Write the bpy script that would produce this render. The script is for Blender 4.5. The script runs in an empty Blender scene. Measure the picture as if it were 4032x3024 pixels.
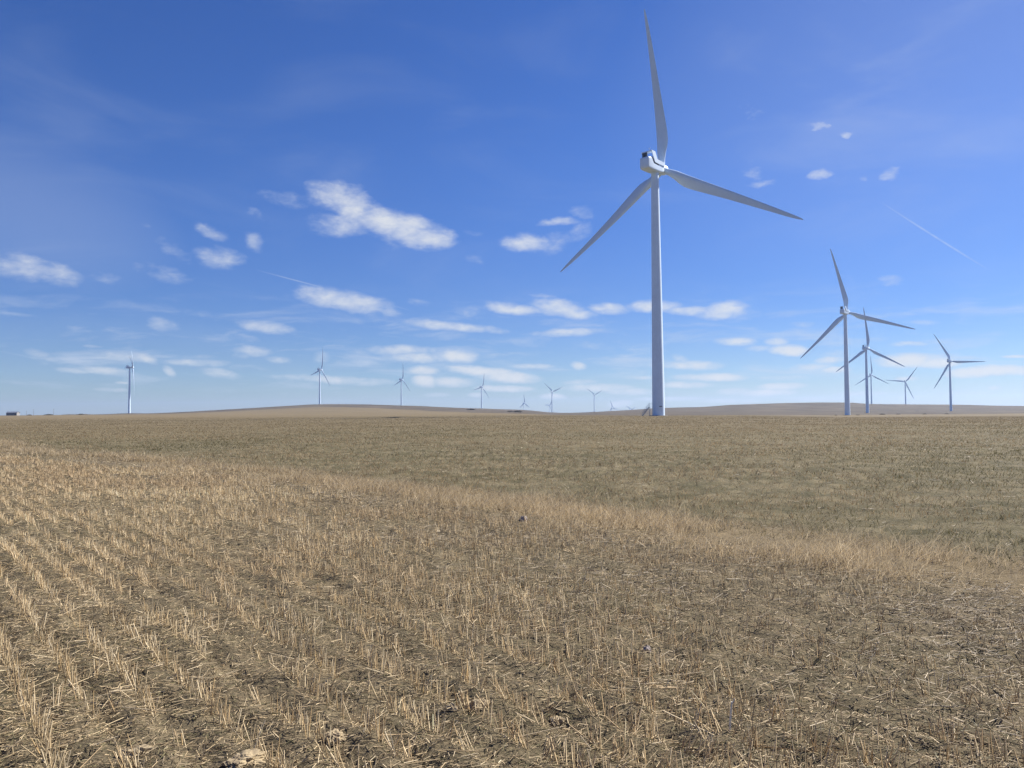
import bpy, math
import numpy as np
from mathutils import Matrix, Vector

rng = np.random.default_rng(11)
S = bpy.context.scene
COL = S.collection

# ------------------------------------------------------------------ camera
FPX, CX, CY = 3029.0, 2016.0, 1512.0
EYE = np.array([0.0, 0.0, 1.65])
PITCH, ROLL = math.atan((1616 - CY) / FPX), math.radians(0.5)
_F = np.array([0, math.cos(PITCH), math.sin(PITCH)])
_R0 = np.array([1.0, 0, 0]); _U0 = np.cross(_R0, _F)
_R = _R0 * math.cos(ROLL) - _U0 * math.sin(ROLL)
_U = _R0 * math.sin(ROLL) + _U0 * math.cos(ROLL)
cam = bpy.data.cameras.new('camera'); cam_o = bpy.data.objects.new('camera', cam); COL.objects.link(cam_o)
cam.sensor_width = 36; cam.lens = FPX / 4032 * 36; cam.clip_end = 60000; cam.clip_start = 0.05
M = Matrix.Identity(4)
for i in range(3):
    M[i][0], M[i][1], M[i][2], M[i][3] = _R[i], _U[i], -_F[i], EYE[i]
cam_o.matrix_world = M
S.camera = cam_o

def ray(px, py):
    return _F + _R * (px - CX) / FPX - _U * (py - CY) / FPX
def at(px, py, D):                    # survey: a sight line and its depth give a point of the land
    d = ray(px, py); return EYE + d * (D / d[1])

# ------------------------------------------------------------------ light and sky
SUN_AZ, SUN_EL = math.radians(60), math.radians(40)
sun = bpy.data.lights.new('sun', 'SUN'); sun.energy = 5.0; sun.angle = math.radians(0.5); sun.color = (1.0, 0.95, 0.87)
sun_o = bpy.data.objects.new('sun', sun); COL.objects.link(sun_o)
sd = Vector((math.sin(SUN_AZ) * math.cos(SUN_EL), math.cos(SUN_AZ) * math.cos(SUN_EL), math.sin(SUN_EL)))
sun_o.rotation_euler = sd.to_track_quat('Z', 'Y').to_euler(); sun_o.location = (0, 0, 200)

S.view_settings.view_transform = 'Standard'; S.view_settings.look = 'None'
S.view_settings.exposure = 1.0; S.view_settings.gamma = 1; S.view_settings.use_curve_mapping = False
S.cycles.use_denoising = True; S.cycles.denoiser = 'OPENIMAGEDENOISE'; S.cycles.denoising_input_passes = 'RGB_ALBEDO_NORMAL'; S.cycles.denoising_prefilter = 'ACCURATE'
S.cycles.max_bounces = 5; S.cycles.diffuse_bounces = 3; S.cycles.glossy_bounces = 2; S.cycles.volume_bounces = 0
S.cycles.transparent_max_bounces = 6

W = bpy.data.worlds.new("World"); S.world = W; W.use_nodes = True
try:
    W.cycles.sampling_method = 'MANUAL'; W.cycles.sample_map_resolution = 256
except Exception: pass
nt = W.node_tree; nt.nodes.clear()

class NT:
    def __init__(s, t): s.t = t
    def n(s, k, **kw):
        x = s.t.nodes.new(k)
        for a, b in kw.items(): setattr(x, a, b)
        return x
    def put(s, sock, v):
        if v is None: return
        if isinstance(v, bpy.types.NodeSocket): s.t.links.new(v, sock)
        else: sock.default_value = v
    def math(s, op, a, b=None, c=None, clamp=False):
        x = s.n('ShaderNodeMath', operation=op, use_clamp=clamp)
        s.put(x.inputs[0], a); s.put(x.inputs[1], b); s.put(x.inputs[2], c); return x.outputs[0]
    def vec(s, op, a, b=None, out=0):
        x = s.n('ShaderNodeVectorMath', operation=op)
        s.put(x.inputs[0], a)
        if b is not None: s.put(x.inputs[1], b)
        return x.outputs[out]
    def scale(s, a, f):
        x = s.n('ShaderNodeVectorMath', operation='SCALE'); s.put(x.inputs[0], a); s.put(x.inputs['Scale'], f); return x.outputs[0]
    def smooth(s, v, a, b, lo=0.0, hi=1.0):
        x = s.n('ShaderNodeMapRange', interpolation_type='SMOOTHSTEP')
        s.put(x.inputs[0], v)
        for i, q in zip((1, 2, 3, 4), (a, b, lo, hi)): s.put(x.inputs[i], q)
        return x.outputs[0]
    def noise(s, v, scale, detail=4, rough=0.55, out=0, dist=0.0):
        x = s.n('ShaderNodeTexNoise'); s.put(x.inputs['Vector'], v)
        x.inputs['Scale'].default_value = scale; x.inputs['Detail'].default_value = detail
        x.inputs['Roughness'].default_value = rough; x.inputs['Distortion'].default_value = dist
        return x.outputs[out]
    def mix(s, f, a, b):
        x = s.n('ShaderNodeMix', data_type='RGBA'); s.put(x.inputs[0], f)
        for i, q in ((6, a), (7, b)):
            s.put(x.inputs[i], q if isinstance(q, bpy.types.NodeSocket) or len(q) == 4 else (*q, 1))
        return x.outputs[2]

g = NT(nt)
out = g.n('ShaderNodeOutputWorld')
sky = g.n('ShaderNodeTexSky', sky_type='NISHITA'); sky.sun_disc = False
sky.sun_elevation = SUN_EL; sky.sun_rotation = SUN_AZ
sky.altitude = 900; sky.air_density = 1.0; sky.dust_density = 0.25; sky.ozone_density = 2.5
gen = g.n('ShaderNodeTexCoord').outputs['Generated']
sep = g.n('ShaderNodeSeparateXYZ'); g.put(sep.inputs[0], gen)
az = g.math('ARCTAN2', sep.outputs[0], sep.outputs[1])
el = g.math('ARCSINE', sep.outputs[2])
def comb(x, y, z=0.0):
    c = g.n('ShaderNodeCombineXYZ'); g.put(c.inputs[0], x); g.put(c.inputs[1], y); g.put(c.inputs[2], z); return c.outputs[0]
ae = comb(az, el)
# clouds live on the sky sphere, in azimuth and elevation
amp = g.math('MULTIPLY_ADD', el, 0.085, 0.004, clamp=True)
wn = g.noise(g.vec('MULTIPLY', ae, (1.0, 1.7, 1)), 26, 4, 0.6, out=1)
wv = g.vec('MULTIPLY', g.vec('SUBTRACT', wn, (0.5, 0.5, 0.5)), (1.0, 0.5, 0))
aw = g.vec('ADD', ae, g.scale(wv, amp))
_sp = g.n('ShaderNodeSeparateXYZ'); g.put(_sp.inputs[0], aw); awx, awy = _sp.outputs[0], _sp.outputs[1]
K = 4032 / 2212.0
def azel(px, py):
    d = ray(px * K, py * K); d = d / np.linalg.norm(d); return math.atan2(d[0], d[1]), math.asin(d[2])
CL = [  # survey of the clouds: x, y, half width, half height, tilt (deg, down to the right), strength
 (726,424,48,28,4,1.05),(768,450,62,28,26,1.05),(828,478,68,26,24,1.15),(888,500,66,27,14,1.15),(928,512,52,20,10,1.05),(740,484,78,20,-4,.62),(855,520,60,14,10,.35),
 (640,435,60,14,10,.28),
 (470,557,42,20,4,.75),(452,499,32,12,25,.6),(547,520,20,14,45,.55),(557,465,25,7,20,.38),(370,535,45,12,35,.3),(350,590,70,12,8,.28),
 (45,574,80,26,6,.8),(120,592,60,20,10,.75),(232,600,55,10,4,.4),(318,483,16,8,20,.28),
 (700,642,58,17,6,.95),(765,652,70,18,8,.95),(828,672,40,9,14,.6),(910,655,24,6,4,.45),
 (1202,480,36,8,-2,.75),(1145,527,60,15,6,.85),(1200,527,40,16,-20,.6),(1258,458,22,10,10,.5),(1250,505,26,14,-30,.55),(1005,560,32,8,3,.4),(1030,505,20,6,20,.3),
 (575,706,52,11,6,.75),(612,712,24,6,2,.6),(350,702,32,12,6,.45),
 (1085,664,34,11,6,.95),(1125,671,50,9,2,1.0),(1205,664,52,15,6,1.05),(1240,676,40,10,8,.9),(1312,667,38,10,4,.85),(1168,640,30,4,2,.5),
 (1012,674,30,10,2,.6),(940,702,70,8,4,.8),(1000,706,46,8,6,.85),(1060,712,32,6,8,.45),(1235,717,84,7,-1,.75),(1180,720,30,6,0,.5),
 (1420,662,56,10,3,.95),(1490,670,50,8,3,.95),(1560,671,48,15,-4,1.05),(1590,664,18,6,-4,.6),
 (1588,738,40,8,3,1.0),(1680,737,22,8,0,.65),(1706,756,34,9,2,1.0),(1640,752,28,5,0,.5),
 (1770,275,26,9,8,.85),(1826,291,20,8,8,.9),(1776,378,24,9,4,.75),(1921,376,24,12,-6,.7),(1630,372,24,16,40,.45),(1640,398,34,5,0,.5),(1866,380,12,5,0,.4),(1620,235,22,30,-20,.25),(1660,205,14,8,-30,.22),
 (1730,702,24,7,3,.45),(1830,604,18,8,6,.35),(1925,606,20,9,0,.4),(1990,696,30,4,2,.35),
 (1500,788,52,8,3,.85),(1470,776,20,7,20,.7),(1535,815,66,7,1,.95),(1478,831,52,6,1,.8),(1590,845,30,6,0,.6),(1650,849,54,6,-1,.85),(1690,834,48,6,-1,.8),
 (1745,795,40,8,-4,.75),(1790,778,30,7,-4,.75),(1800,800,30,6,0,.75),(1960,778,62,12,1,1.1),(2020,783,44,9,2,.95),(1966,743,36,5,1,.9),
 (2110,804,56,9,-2,1.1),(2160,800,60,10,2,1.1),(2196,770,26,3,2,.8),(1960,818,24,4,0,.6),(2150,838,16,4,0,.6),(2206,803,20,7,0,.9),
 (865,756,60,9,1,.8),(905,772,62,9,2,.8),(985,768,42,12,4,.9),(935,757,14,5,0,.5),(915,799,30,8,0,.7),(1045,803,70,9,6,1.0),(1095,814,60,10,4,1.0),(1010,797,50,4,8,.9),
 (918,823,24,11,6,.9),(978,825,44,9,2,.85),(1050,838,24,5,0,.65),(1095,840,46,6,1,.85),(1148,791,44,5,1,.7),(1249,790,14,7,6,.8),(1195,857,26,5,2,.75),(1290,838,66,7,1,.75),
 (1360,846,50,6,2,.6),(1340,872,24,6,-4,.8),(1250,826,30,5,0,.5),(940,853,24,4,0,.5),(1030,853,16,4,0,.5),
 (545,758,36,9,2,.6),(602,777,24,6,6,.5),(520,768,18,6,0,.4),(695,775,18,12,0,.45),(740,821,80,7,2,.65),(640,815,50,5,2,.4),(790,826,30,6,2,.6),
 (80,764,32,8,14,.55),(255,769,66,9,5,.6),(310,772,26,8,20,.6),(228,800,50,7,4,.7),(365,802,14,6,40,.5),(425,783,66,6,1,.55),(470,805,40,8,10,.45),(200,748,20,3,2,.5),(170,800,40,5,0,.35),
 (265,827,14,2.5,0,.6),(240,842,34,4,2,.5),(430,770,40,4,0,.3),(1440,790,30,4,0,.5),(1380,815,40,4,0,.45),(1700,815,60,5,0,.35),(1870,850,60,4,0,.45),(2080,850,50,4,0,.4),
 (1450,862,60,4,0,.55),(1580,866,70,4,0,.5),(1760,862,60,4,0,.45),(1980,858,60,4,0,.4),(2140,862,50,4,0,.35),
]
acc = None
def ell(src, x, y, rx, ry, tilt, st, acc):
    a0, e0 = azel(x, y); ax, _ = azel(x + 5, y); _, ey = azel(x, y - 5)
    sx, sy = (ax - a0) / 5, (ey - e0) / 5
    mp = g.n('ShaderNodeMapping', vector_type='TEXTURE'); g.put(mp.inputs[0], comb(src[0], src[1], 0.0 if acc is None else acc))   # the running maximum rides along in z
    mp.inputs['Location'].default_value = (a0, e0, 0); mp.inputs['Rotation'].default_value = (0, 0, -math.radians(tilt))
    mp.inputs['Scale'].default_value = (rx * sx * 1.3, ry * sy * 1.45, 1e7)
    l2 = g.vec('DOT_PRODUCT', mp.outputs[0], mp.outputs[0], out=1)
    m = g.math('MULTIPLY_ADD', l2, -st * (1.0 if src[0] is az else 0.9), st * (1.0 if src[0] is az else 1.1))
    return m if acc is None else g.math('MAXIMUM', acc, m)
for c in CL: acc = ell((awx, awy), *c, acc)
acc = g.math('MAXIMUM', acc, -1.0)
fn = g.noise(g.vec('MULTIPLY', ae, (1.0, 2.2, 1)), 55, 6, 0.6, dist=0.4)
fb = g.noise(g.vec('MULTIPLY', aw, (1.0, 1.8, 1)), 20, 4, 0.6)
low = g.smooth(el, 0.02, 0.16, 0.30, 0.0)
dens = g.math('ADD', g.math('ADD', acc, g.math('MULTIPLY', low, g.smooth(acc, -0.3, 0.4))), g.math('MULTIPLY_ADD', fn, 0.85, -0.44))
dens = g.math('ADD', dens, g.math('MULTIPLY_ADD', fb, 1.5, -0.77))
alpha = g.smooth(dens, 0.0, 1.5)
veil = g.noise(g.vec('MULTIPLY', ae, (1.0, 3.2, 1)), 3.2, 5, 0.55, dist=0.6)
veil = g.smooth(veil, 0.46, 0.85, 0.0, 0.13)
hz_c = None
for c in [(2200,40,900,420,-8,.17),(40,450,320,120,12,.21)]: hz_c = ell((az, el), *c, hz_c)
veil = g.math('ADD', veil, g.math('MULTIPLY', g.math('MAXIMUM', hz_c, 0.0), g.math('MULTIPLY_ADD', veil, 4.0, 0.7)))
con = None
for c in [(655,610,85,1.3,13,.5),(790,645,90,1.8,14,.28),(2010,505,140,2.0,39.5,.6),(1715,445,105,7,-33,.10)]:
    con = ell((az, el), *c, con)
con = g.math('MULTIPLY', g.math('MAXIMUM', con, 0.0), g.math('MULTIPLY_ADD', fn, 1.2, 0.0), clamp=True)
band = g.noise(g.vec('MULTIPLY', aw, (9.0, 52.0, 1)), 1.0, 6, 0.6, dist=0.5)
band = g.math('MULTIPLY', g.smooth(band, 0.46, 0.74, 0.0, 0.62), g.math('MULTIPLY', g.smooth(el, 0.012, 0.05), g.smooth(el, 0.17, 0.07)))
veil = g.math('MAXIMUM', veil, band)
cov = g.math('MAXIMUM', g.math('MAXIMUM', g.math('MULTIPLY', alpha, 0.92), veil), con)
SKY_ST, CLOUD_ST = 0.10, 0.41
skyc = g.n('ShaderNodeHueSaturation'); g.put(skyc.inputs['Color'], sky.outputs[0])
skyc.inputs['Saturation'].default_value = 1.25; skyc.inputs['Hue'].default_value = 0.51
b1 = g.n('ShaderNodeBackground'); g.put(b1.inputs[0], g.vec('MULTIPLY', g.vec('MULTIPLY', skyc.outputs[0], (0.435, 0.475, 0.605)), g.mix(g.smooth(el, 0.0, 0.35), (0.66, 0.74, 0.84), (0.95, 0.98, 1.0)))); b1.inputs[1].default_value = SKY_ST
b2 = g.n('ShaderNodeBackground'); b2.inputs[1].default_value = CLOUD_ST
g.put(b2.inputs[0], g.mix(alpha, (0.72, 0.82, 1.0), (0.93, 0.96, 1.0)))
ms = g.n('ShaderNodeMixShader'); g.put(ms.inputs[0], cov)
nt.links.new(b1.outputs[0], ms.inputs[1]); nt.links.new(b2.outputs[0], ms.inputs[2]); nt.links.new(ms.outputs[0], out.inputs[0])

# ------------------------------------------------------------------ helpers
def tag(o, label=None, cat=None, group=None, kind=None):
    if label: o['label'] = label
    if cat: o['category'] = cat
    if group: o['group'] = group
    if kind: o['kind'] = kind
    return o
def link(name, me, parent=None, loc=None, rot=None):
    o = bpy.data.objects.new(name, me); COL.objects.link(o)
    if parent: o.parent = parent
    if loc is not None: o.location = loc
    if rot is not None: o.rotation_euler = rot
    return o
def mesh_np(name, V, Q, mat, col=None, smooth=False, attr='tint'):
    """V (n,3), Q (m,4) quads"""
    V = np.asarray(V, np.float32); Q = np.asarray(Q, np.int32)
    me = bpy.data.meshes.new(name); k = Q.shape[1]
    me.vertices.add(len(V)); me.vertices.foreach_set('co', V.ravel())
    me.loops.add(Q.size); me.loops.foreach_set('vertex_index', Q.ravel())
    me.polygons.add(len(Q)); me.polygons.foreach_set('loop_start', np.arange(0, Q.size, k, dtype=np.int32))
    me.polygons.foreach_set('loop_total', np.full(len(Q), k, np.int32))
    if smooth: me.polygons.foreach_set('use_smooth', np.ones(len(Q), bool))
    if col is not None:
        a = me.attributes.new(attr, 'FLOAT_COLOR', 'POINT')
        c = np.ones((len(V), 4), np.float32); c[:, :3] = col; a.data.foreach_set('color', c.ravel())
    me.update(calc_edges=True); me.materials.append(mat); return me
class MB:
    """collects shapes of one part"""
    def __init__(s): s.v = []; s.f = []
    def add(s, v, f):
        b = len(s.v); s.v += [tuple(map(float, p)) for p in v]; s.f += [tuple(b + i for i in q) for q in f]; return s
    def box(s, c, d, R=None):
        c = np.array(c, float); d = np.array(d, float) / 2
        P = [np.array([x, y, z]) * d for x in (-1, 1) for y in (-1, 1) for z in (-1, 1)]
        if R is not None: P = [R @ p for p in P]
        return s.add([c + p for p in P], [(0, 1, 3, 2), (4, 6, 7, 5), (0, 4, 5, 1), (2, 3, 7, 6), (0, 2, 6, 4), (1, 5, 7, 3)])
    def prism(s, poly, x0, x1):          # polygon in (y, z) extruded along x
        n = len(poly)
        s.add([(x0, y, z) for y, z in poly] + [(x1, y, z) for y, z in poly],
              [tuple(range(n)), tuple(range(2 * n - 1, n - 1, -1))] + [(i, n + i, n + (i + 1) % n, (i + 1) % n) for i in range(n)])
        return s
    def tube(s, a, b, r, n=8, r2=None):
        a, b = np.array(a, float), np.array(b, float); d = b - a; d = d / np.linalg.norm(d); r2 = r if r2 is None else r2
        u = np.cross(d, (0, 0, 1.0)) if abs(d[2]) < .9 else np.cross(d, (1.0, 0, 0)); u /= np.linalg.norm(u); w = np.cross(d, u)
        A = [math.tau * i / n for i in range(n)]
        s.add([a + r * (u * math.cos(t) + w * math.sin(t)) for t in A] + [b + r2 * (u * math.cos(t) + w * math.sin(t)) for t in A],
              [(i, (i + 1) % n, n + (i + 1) % n, n + i) for i in range(n)] + [tuple(range(n - 1, -1, -1)), tuple(range(n, 2 * n))]); return s
    def rings(s, R, cap=True):
        n = len(R[0]); v = [p for r in R for p in r]; f = []
        for k in range(len(R) - 1):
            f += [(k * n + i, k * n + (i + 1) % n, (k + 1) * n + (i + 1) % n, (k + 1) * n + i) for i in range(n)]
        if cap: f += [tuple(range(n - 1, -1, -1)), tuple(range((len(R) - 1) * n, len(R) * n))]
        return s.add(v, f)
    def mesh(s, name, mat, smooth=False, sharp=None):
        me = bpy.data.meshes.new(name); me.from_pydata(s.v, [], s.f)
        import bmesh
        bm = bmesh.new(); bm.from_mesh(me); bmesh.ops.recalc_face_normals(bm, faces=bm.faces); bm.to_mesh(me); bm.free()
        if smooth:
            me.polygons.foreach_set('use_smooth', np.ones(len(me.polygons), bool))
            if sharp: me.set_sharp_from_angle(angle=math.radians(sharp))
        me.materials.append(mat); me.update(); return me
def copy_thing(o, parent=None):
    c = o.copy(); COL.objects.link(c)
    if parent: c.parent = parent
    for ch in o.children: copy_thing(ch, c)
    return c

def material(name, rough=0.8, spec=0.3):
    m = bpy.data.materials.new(name); m.use_nodes = True; t = m.node_tree
    b = t.nodes['Principled BSDF']; b.inputs['Roughness'].default_value = rough
    b.inputs['Specular IOR Level'].default_value = spec
    return m, NT(t), b
def plain(name, c, rough=.7, spec=.3, vary=.15, scale=3.0, metal=0.0):
    m, q, b = material(name, rough, spec)
    p = q.n('ShaderNodeTexCoord').outputs['Object']
    n = q.noise(p, scale, 5, .6)
    q.put(b.inputs['Base Color'], q.mix(q.smooth(n, .3, .75), tuple(x * (1 - vary) for x in c), tuple(min(1, x * (1 + vary * .5)) for x in c)))
    b.inputs['Metallic'].default_value = metal
    return m

# ------------------------------------------------------------------ value noise on arrays
_tab = rng.random((256, 256))
def vn(x, y, s=1.0, o=0):
    x = np.asarray(x) * s + o * 17.3; y = np.asarray(y) * s + o * 9.1
    xi = np.floor(x).astype(int); yi = np.floor(y).astype(int); fx = x - xi; fy = y - yi
    fx = fx * fx * (3 - 2 * fx); fy = fy * fy * (3 - 2 * fy)
    a = _tab[xi % 256, yi % 256]; b = _tab[(xi + 1) % 256, yi % 256]; c = _tab[xi % 256, (yi + 1) % 256]; d = _tab[(xi + 1) % 256, (yi + 1) % 256]
    return (a * (1 - fx) + b * fx) * (1 - fy) + (c * (1 - fx) + d * fx) * fy
def fbm(x, y, s=1.0, o=0, k=4):
    r = 0; w = .5; t = 0
    for i in range(k): r = r + w * vn(x, y, s * 2 ** i, o + i); t += w; w *= .5
    return r / t
def sst(x, a, b):
    t = np.clip((np.asarray(x, float) - a) / (b - a), 0, 1); return t * t * (3 - 2 * t)

# the grass strip drifts from the line of the drill rows with distance
def bendf(q): return .1 + .6 * sst(q, 8, 18) + 2.7 * sst(q, 18, 46)
# ------------------------------------------------------------------ terrain
DR = [0, 60, 150, 250, 300, 420, 600, 760, 960, 1250, 1500, 1800, 2150, 2650, 3500, 4500, 6000, 9500]
FARV = [-12, -20, -32, -45, -52]
TB = {
 -1500: [0,0,0,.1,.1,.2,.4,.5,.6,.4,-.5,-2,-6] + [-10,-20,-30,-45,-50],
 0:     [0,0,0,.1,.1,.2,.4,.5,.6,.3,-1,-3,-6] + [-10,-20,-30,-45,-50],
 500:   [0,0,0,0,0,.1,.2,.4,.7,1.1,1.2,0,-4] + [-10,-20,-30,-45,-50],
 900:   [0,0,0,0,0,0,.3,.9,2,4.6,7.3,9.8,9] + [3,-14,-30,-45,-50],
 1300:  [0,0,-.05,-.1,-.15,-.2,.2,1.8,4.5,10,15.2,19.6,20] + [13,-8,-30,-45,-50],
 1600:  [0,0,-.05,-.1,-.2,-.3,0,1,3,7.5,12,15,15.4] + [10,-10,-30,-45,-50],
 1900:  [0,0,-.05,-.15,-.2,-.4,-.6,-.5,.3,2.5,4.5,6,7.2] + [8.4,-8,-30,-45,-50],
 2063:  [0,0,-.05,-.2,-.3,-.8,-1.3,-1.5,-1.3,-.5,.5,1.5,2.1] + [0,-12,-34,-45,-50],
 2223:  [0,0,-.1,-.25,-.4,-1.2,-2.5,-3.4,-3.8,-4.2,-4.8,-5.5,-7] + [-10,-17,-32,-45,-52],
 2450:  [0,0,-.15,-.45,-.7,-1.7,-3,-3.6,-3.4,-2.6,-1.8,-.8,-1.2] + [-4,-10,-34,-52,-60],
 2593:  [0,0,-.2,-.5,-.9,-2.1,-3.4,-3.7,-2.9,-.6,1.8,4.2,3] + [-3,-16,-40,-60,-65],
 2750:  [0,0,-.22,-.55,-.95,-2.0,-3.4,-4.1,-3.4,-.6,2.4,5.6,4.5] + [-3,-20,-42,-62,-66],
 2900:  [0,0,-.3,-.75,-1.1,-2.1,-3.5,-4.4,-3.9,0,5.4,11.1,11] + [2,-20,-42,-62,-66],
 3200:  [0,-.05,-.5,-1.3,-1.8,-3.1,-4.7,-5.2,-5.0,-1,5.6,13.4,13] + [3,-20,-42,-60,-60],
 3340:  [0,-.05,-.6,-1.6,-2.1,-3.6,-5.1,-5.6,-5.4,-2,4.6,12.8,12.4] + [2,-20,-40,-55,-55],
 3430:  [0,-.05,-.6,-1.6,-2.1,-3.6,-5.1,-5.7,-5.5,-3,2.6,9.1,8.4] + [0,-20,-40,-55,-55],
 3565:  [0,-.05,-.65,-1.6,-2.1,-3.6,-5.2,-5.8,-5.9,-4.6,0.6,7.6,5] + [-4,-20,-40,-55,-55],
 3740:  [0,-.05,-.7,-1.65,-2.2,-3.7,-5.3,-5.9,-6.2,-5.8,-1,6,5.4] + [-4,-20,-40,-55,-55],
 4032:  [0,-.05,-.7,-1.7,-2.2,-3.8,-5.4,-6,-6.3,-5,-2,1.6,1] + [-6,-20,-40,-55,-55],
 5500:  [0,-.05,-.7,-1.7,-2.2,-3.8,-5.4,-6,-6.3,-5,-2,1.6,1] + [-6,-20,-40,-55,-55],
}
def pchip(x, y, xq):
    x = np.asarray(x, float); y = np.asarray(y, float); h = np.diff(x); d = np.diff(y, axis=0) / (h if y.ndim == 1 else h[:, None])
    m = np.zeros_like(y); a, b = d[:-1], d[1:]
    m[1:-1] = np.where(a * b > 0, 2 * a * b / np.where(np.abs(a + b) < 1e-12, 1, a + b), 0); m[0] = d[0]; m[-1] = d[-1]
    i = np.clip(np.searchsorted(x, xq) - 1, 0, len(h) - 1); t = (xq - x[i]) / h[i]; H = h[i]
    if y.ndim > 1: t = t[:, None]; H = H[:, None]
    return (2*t**3-3*t**2+1)*y[i] + (t**3-2*t**2+t)*H*m[i] + (-2*t**3+3*t**2)*y[i+1] + (t**3-t**2)*H*m[i+1]
def ld(D): return np.log(1 + np.asarray(D, float) / 60)
_us = np.array([(x - CX) / FPX for x in TB]); _tb = np.array(list(TB.values()), float)
_lq = np.linspace(0, ld(9500), 500); _uq = np.linspace(_us[0], _us[-1], 500)
_g1 = np.stack([pchip(ld(DR), r, _lq) for r in _tb])
GRID = pchip(_us, _g1, _uq)                      # (u, ld)
PADS = []                                         # level ground where turbines stand
def ground(x, y, micro=True):
    x = np.asarray(x, float); y = np.asarray(y, float)
    yy = np.maximum(y, 1e-3); u = np.clip(x / yy, _us[0], _us[-1]); L = np.clip(ld(np.maximum(y, 0)), 0, _lq[-1])
    a = (u - _uq[0]) / (_uq[1] - _uq[0]); b = L / (_lq[1] - _lq[0])
    i = np.clip(a.astype(int), 0, 498); j = np.clip(b.astype(int), 0, 498); fa = a - i; fb_ = b - j
    z = GRID[i, j]*(1-fa)*(1-fb_) + GRID[i+1, j]*fa*(1-fb_) + GRID[i, j+1]*(1-fa)*fb_ + GRID[i+1, j+1]*fa*fb_
    r = np.hypot(x, y)
    z = z + (fbm(x, y, 1/130., 3) - .5) * 2.2 * sst(r, 500, 1300) + (fbm(x, y, 1/35., 5) - .5) * .5 * sst(r, 250, 900)
    z = z + (fbm(x, y, 1/9., 8, 3) - .5) * .16 * sst(r, 8, 40)
    # low mound on the left skyline
    z = z + 1.6 * np.exp(-((x + 622) / 13) ** 2 - ((y - 1100) / 40) ** 2) 
    for (px, py, pz, rad) in PADS:
        w = np.exp(-((x - px) ** 2 + (y - py) ** 2) / rad ** 2); z = z * (1 - w) + pz * w
    if micro:
        p = .777 * x + .629 * y; near = 1 - sst(r, 30, 60)
        z = z + near * (.014 * np.cos(p * math.tau / .265) + (fbm(x, y, 3.2, 2, 4) - .5) * .09)
    return z

# ------------------------------------------------------------------ wind farm survey
# base px, depth, hub px (x, y), yaw deg, rotor phase deg, label
TUR = [
 (2593, 248, 657, 43.4, -2.0, 'nearest and tallest white wind turbine, with metal steps at its tower foot'),
 (3337, 594, 1228, 45.5, -10.7, 'second largest wind turbine, right of the tallest one, its right blade crossing the next rotor'),
 (3416, 965, 1375, 55.0, -1.2, 'middle sized wind turbine whose upright blade is crossed by the second largest turbine'),
 (3433, 2080, 1478, 47.1, 0.3, 'small wind turbine just right of the middle sized turbine tower, rising from behind the hill'),
 (3567, 2150, 1505, 38.0, 37.8, 'small wind turbine on the right hill with one blade pointing level left'),
 (3745, 1250, 1425, 53.4, -26.5, 'farthest right wind turbine, one blade lying level to the right over the low grey hill'),
 (509, 1361, 1449, 61.0, 178.0, 'wind turbine seen side on with narrow edge-on rotor, alone on the left horizon'),
 (1259, 1795, 1457, 47.0, 17.8, 'wind turbine on the top of the left hill, the tallest of those on that hill'),
 (1580.5, 2220, 1496, 50.9, 12.8, 'wind turbine behind the right shoulder of the left hill, upright blade bending slightly'),
 (1896.5, 2650, 1525.5, 49.5, 19.9, 'wind turbine at the foot of the left hill slope, standing beside dark scrub'),
 (2063, 4370, 1588, 53.1, -0.2, 'tiny wind turbine with half its tower hidden, left of the skyline dip'),
 (2174, 3030, 1543, 41.2, 71.7, 'wind turbine in the dip of the skyline with two blades raised like a letter V'),
 (2163, 6000, 1597, 46.3, 34.7, 'tiny wind turbine half hidden right behind the tower standing in the skyline dip'),
 (2340, 3700, 1555, 40.0, 66.4, 'slender wind turbine with raised V blades, midway between the skyline dip and the tallest tower'),
 (2410, 5500, 1606, 43.6, -14.0, 'tiny turbine rotor poking over the hill, one blade upright and one level'),
 (2483, 5900, 1613.5, 40.8, 67.1, 'tiny pair of V shaped blades over the hill, just left of the metal steps'),
]
HUBZ, OVER = 80.0, 4.5
SPOT = []
for (bx, D, hy, yaw, ph, lab) in TUR:
    hub = at(bx, hy, D); x, y = hub[0], D
    # the tower leans with the lens: take its ground position along the sight line of its base
    b = at(bx, 1625, D); SPOT.append((b[0], D, hub[2] - HUBZ * (1.013 if D == 248 else 1)))
for i, (x, y, z) in enumerate(SPOT): PADS.append((x, y, z, 9 if i == 0 else 30 if y < 1500 else 45))

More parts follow.
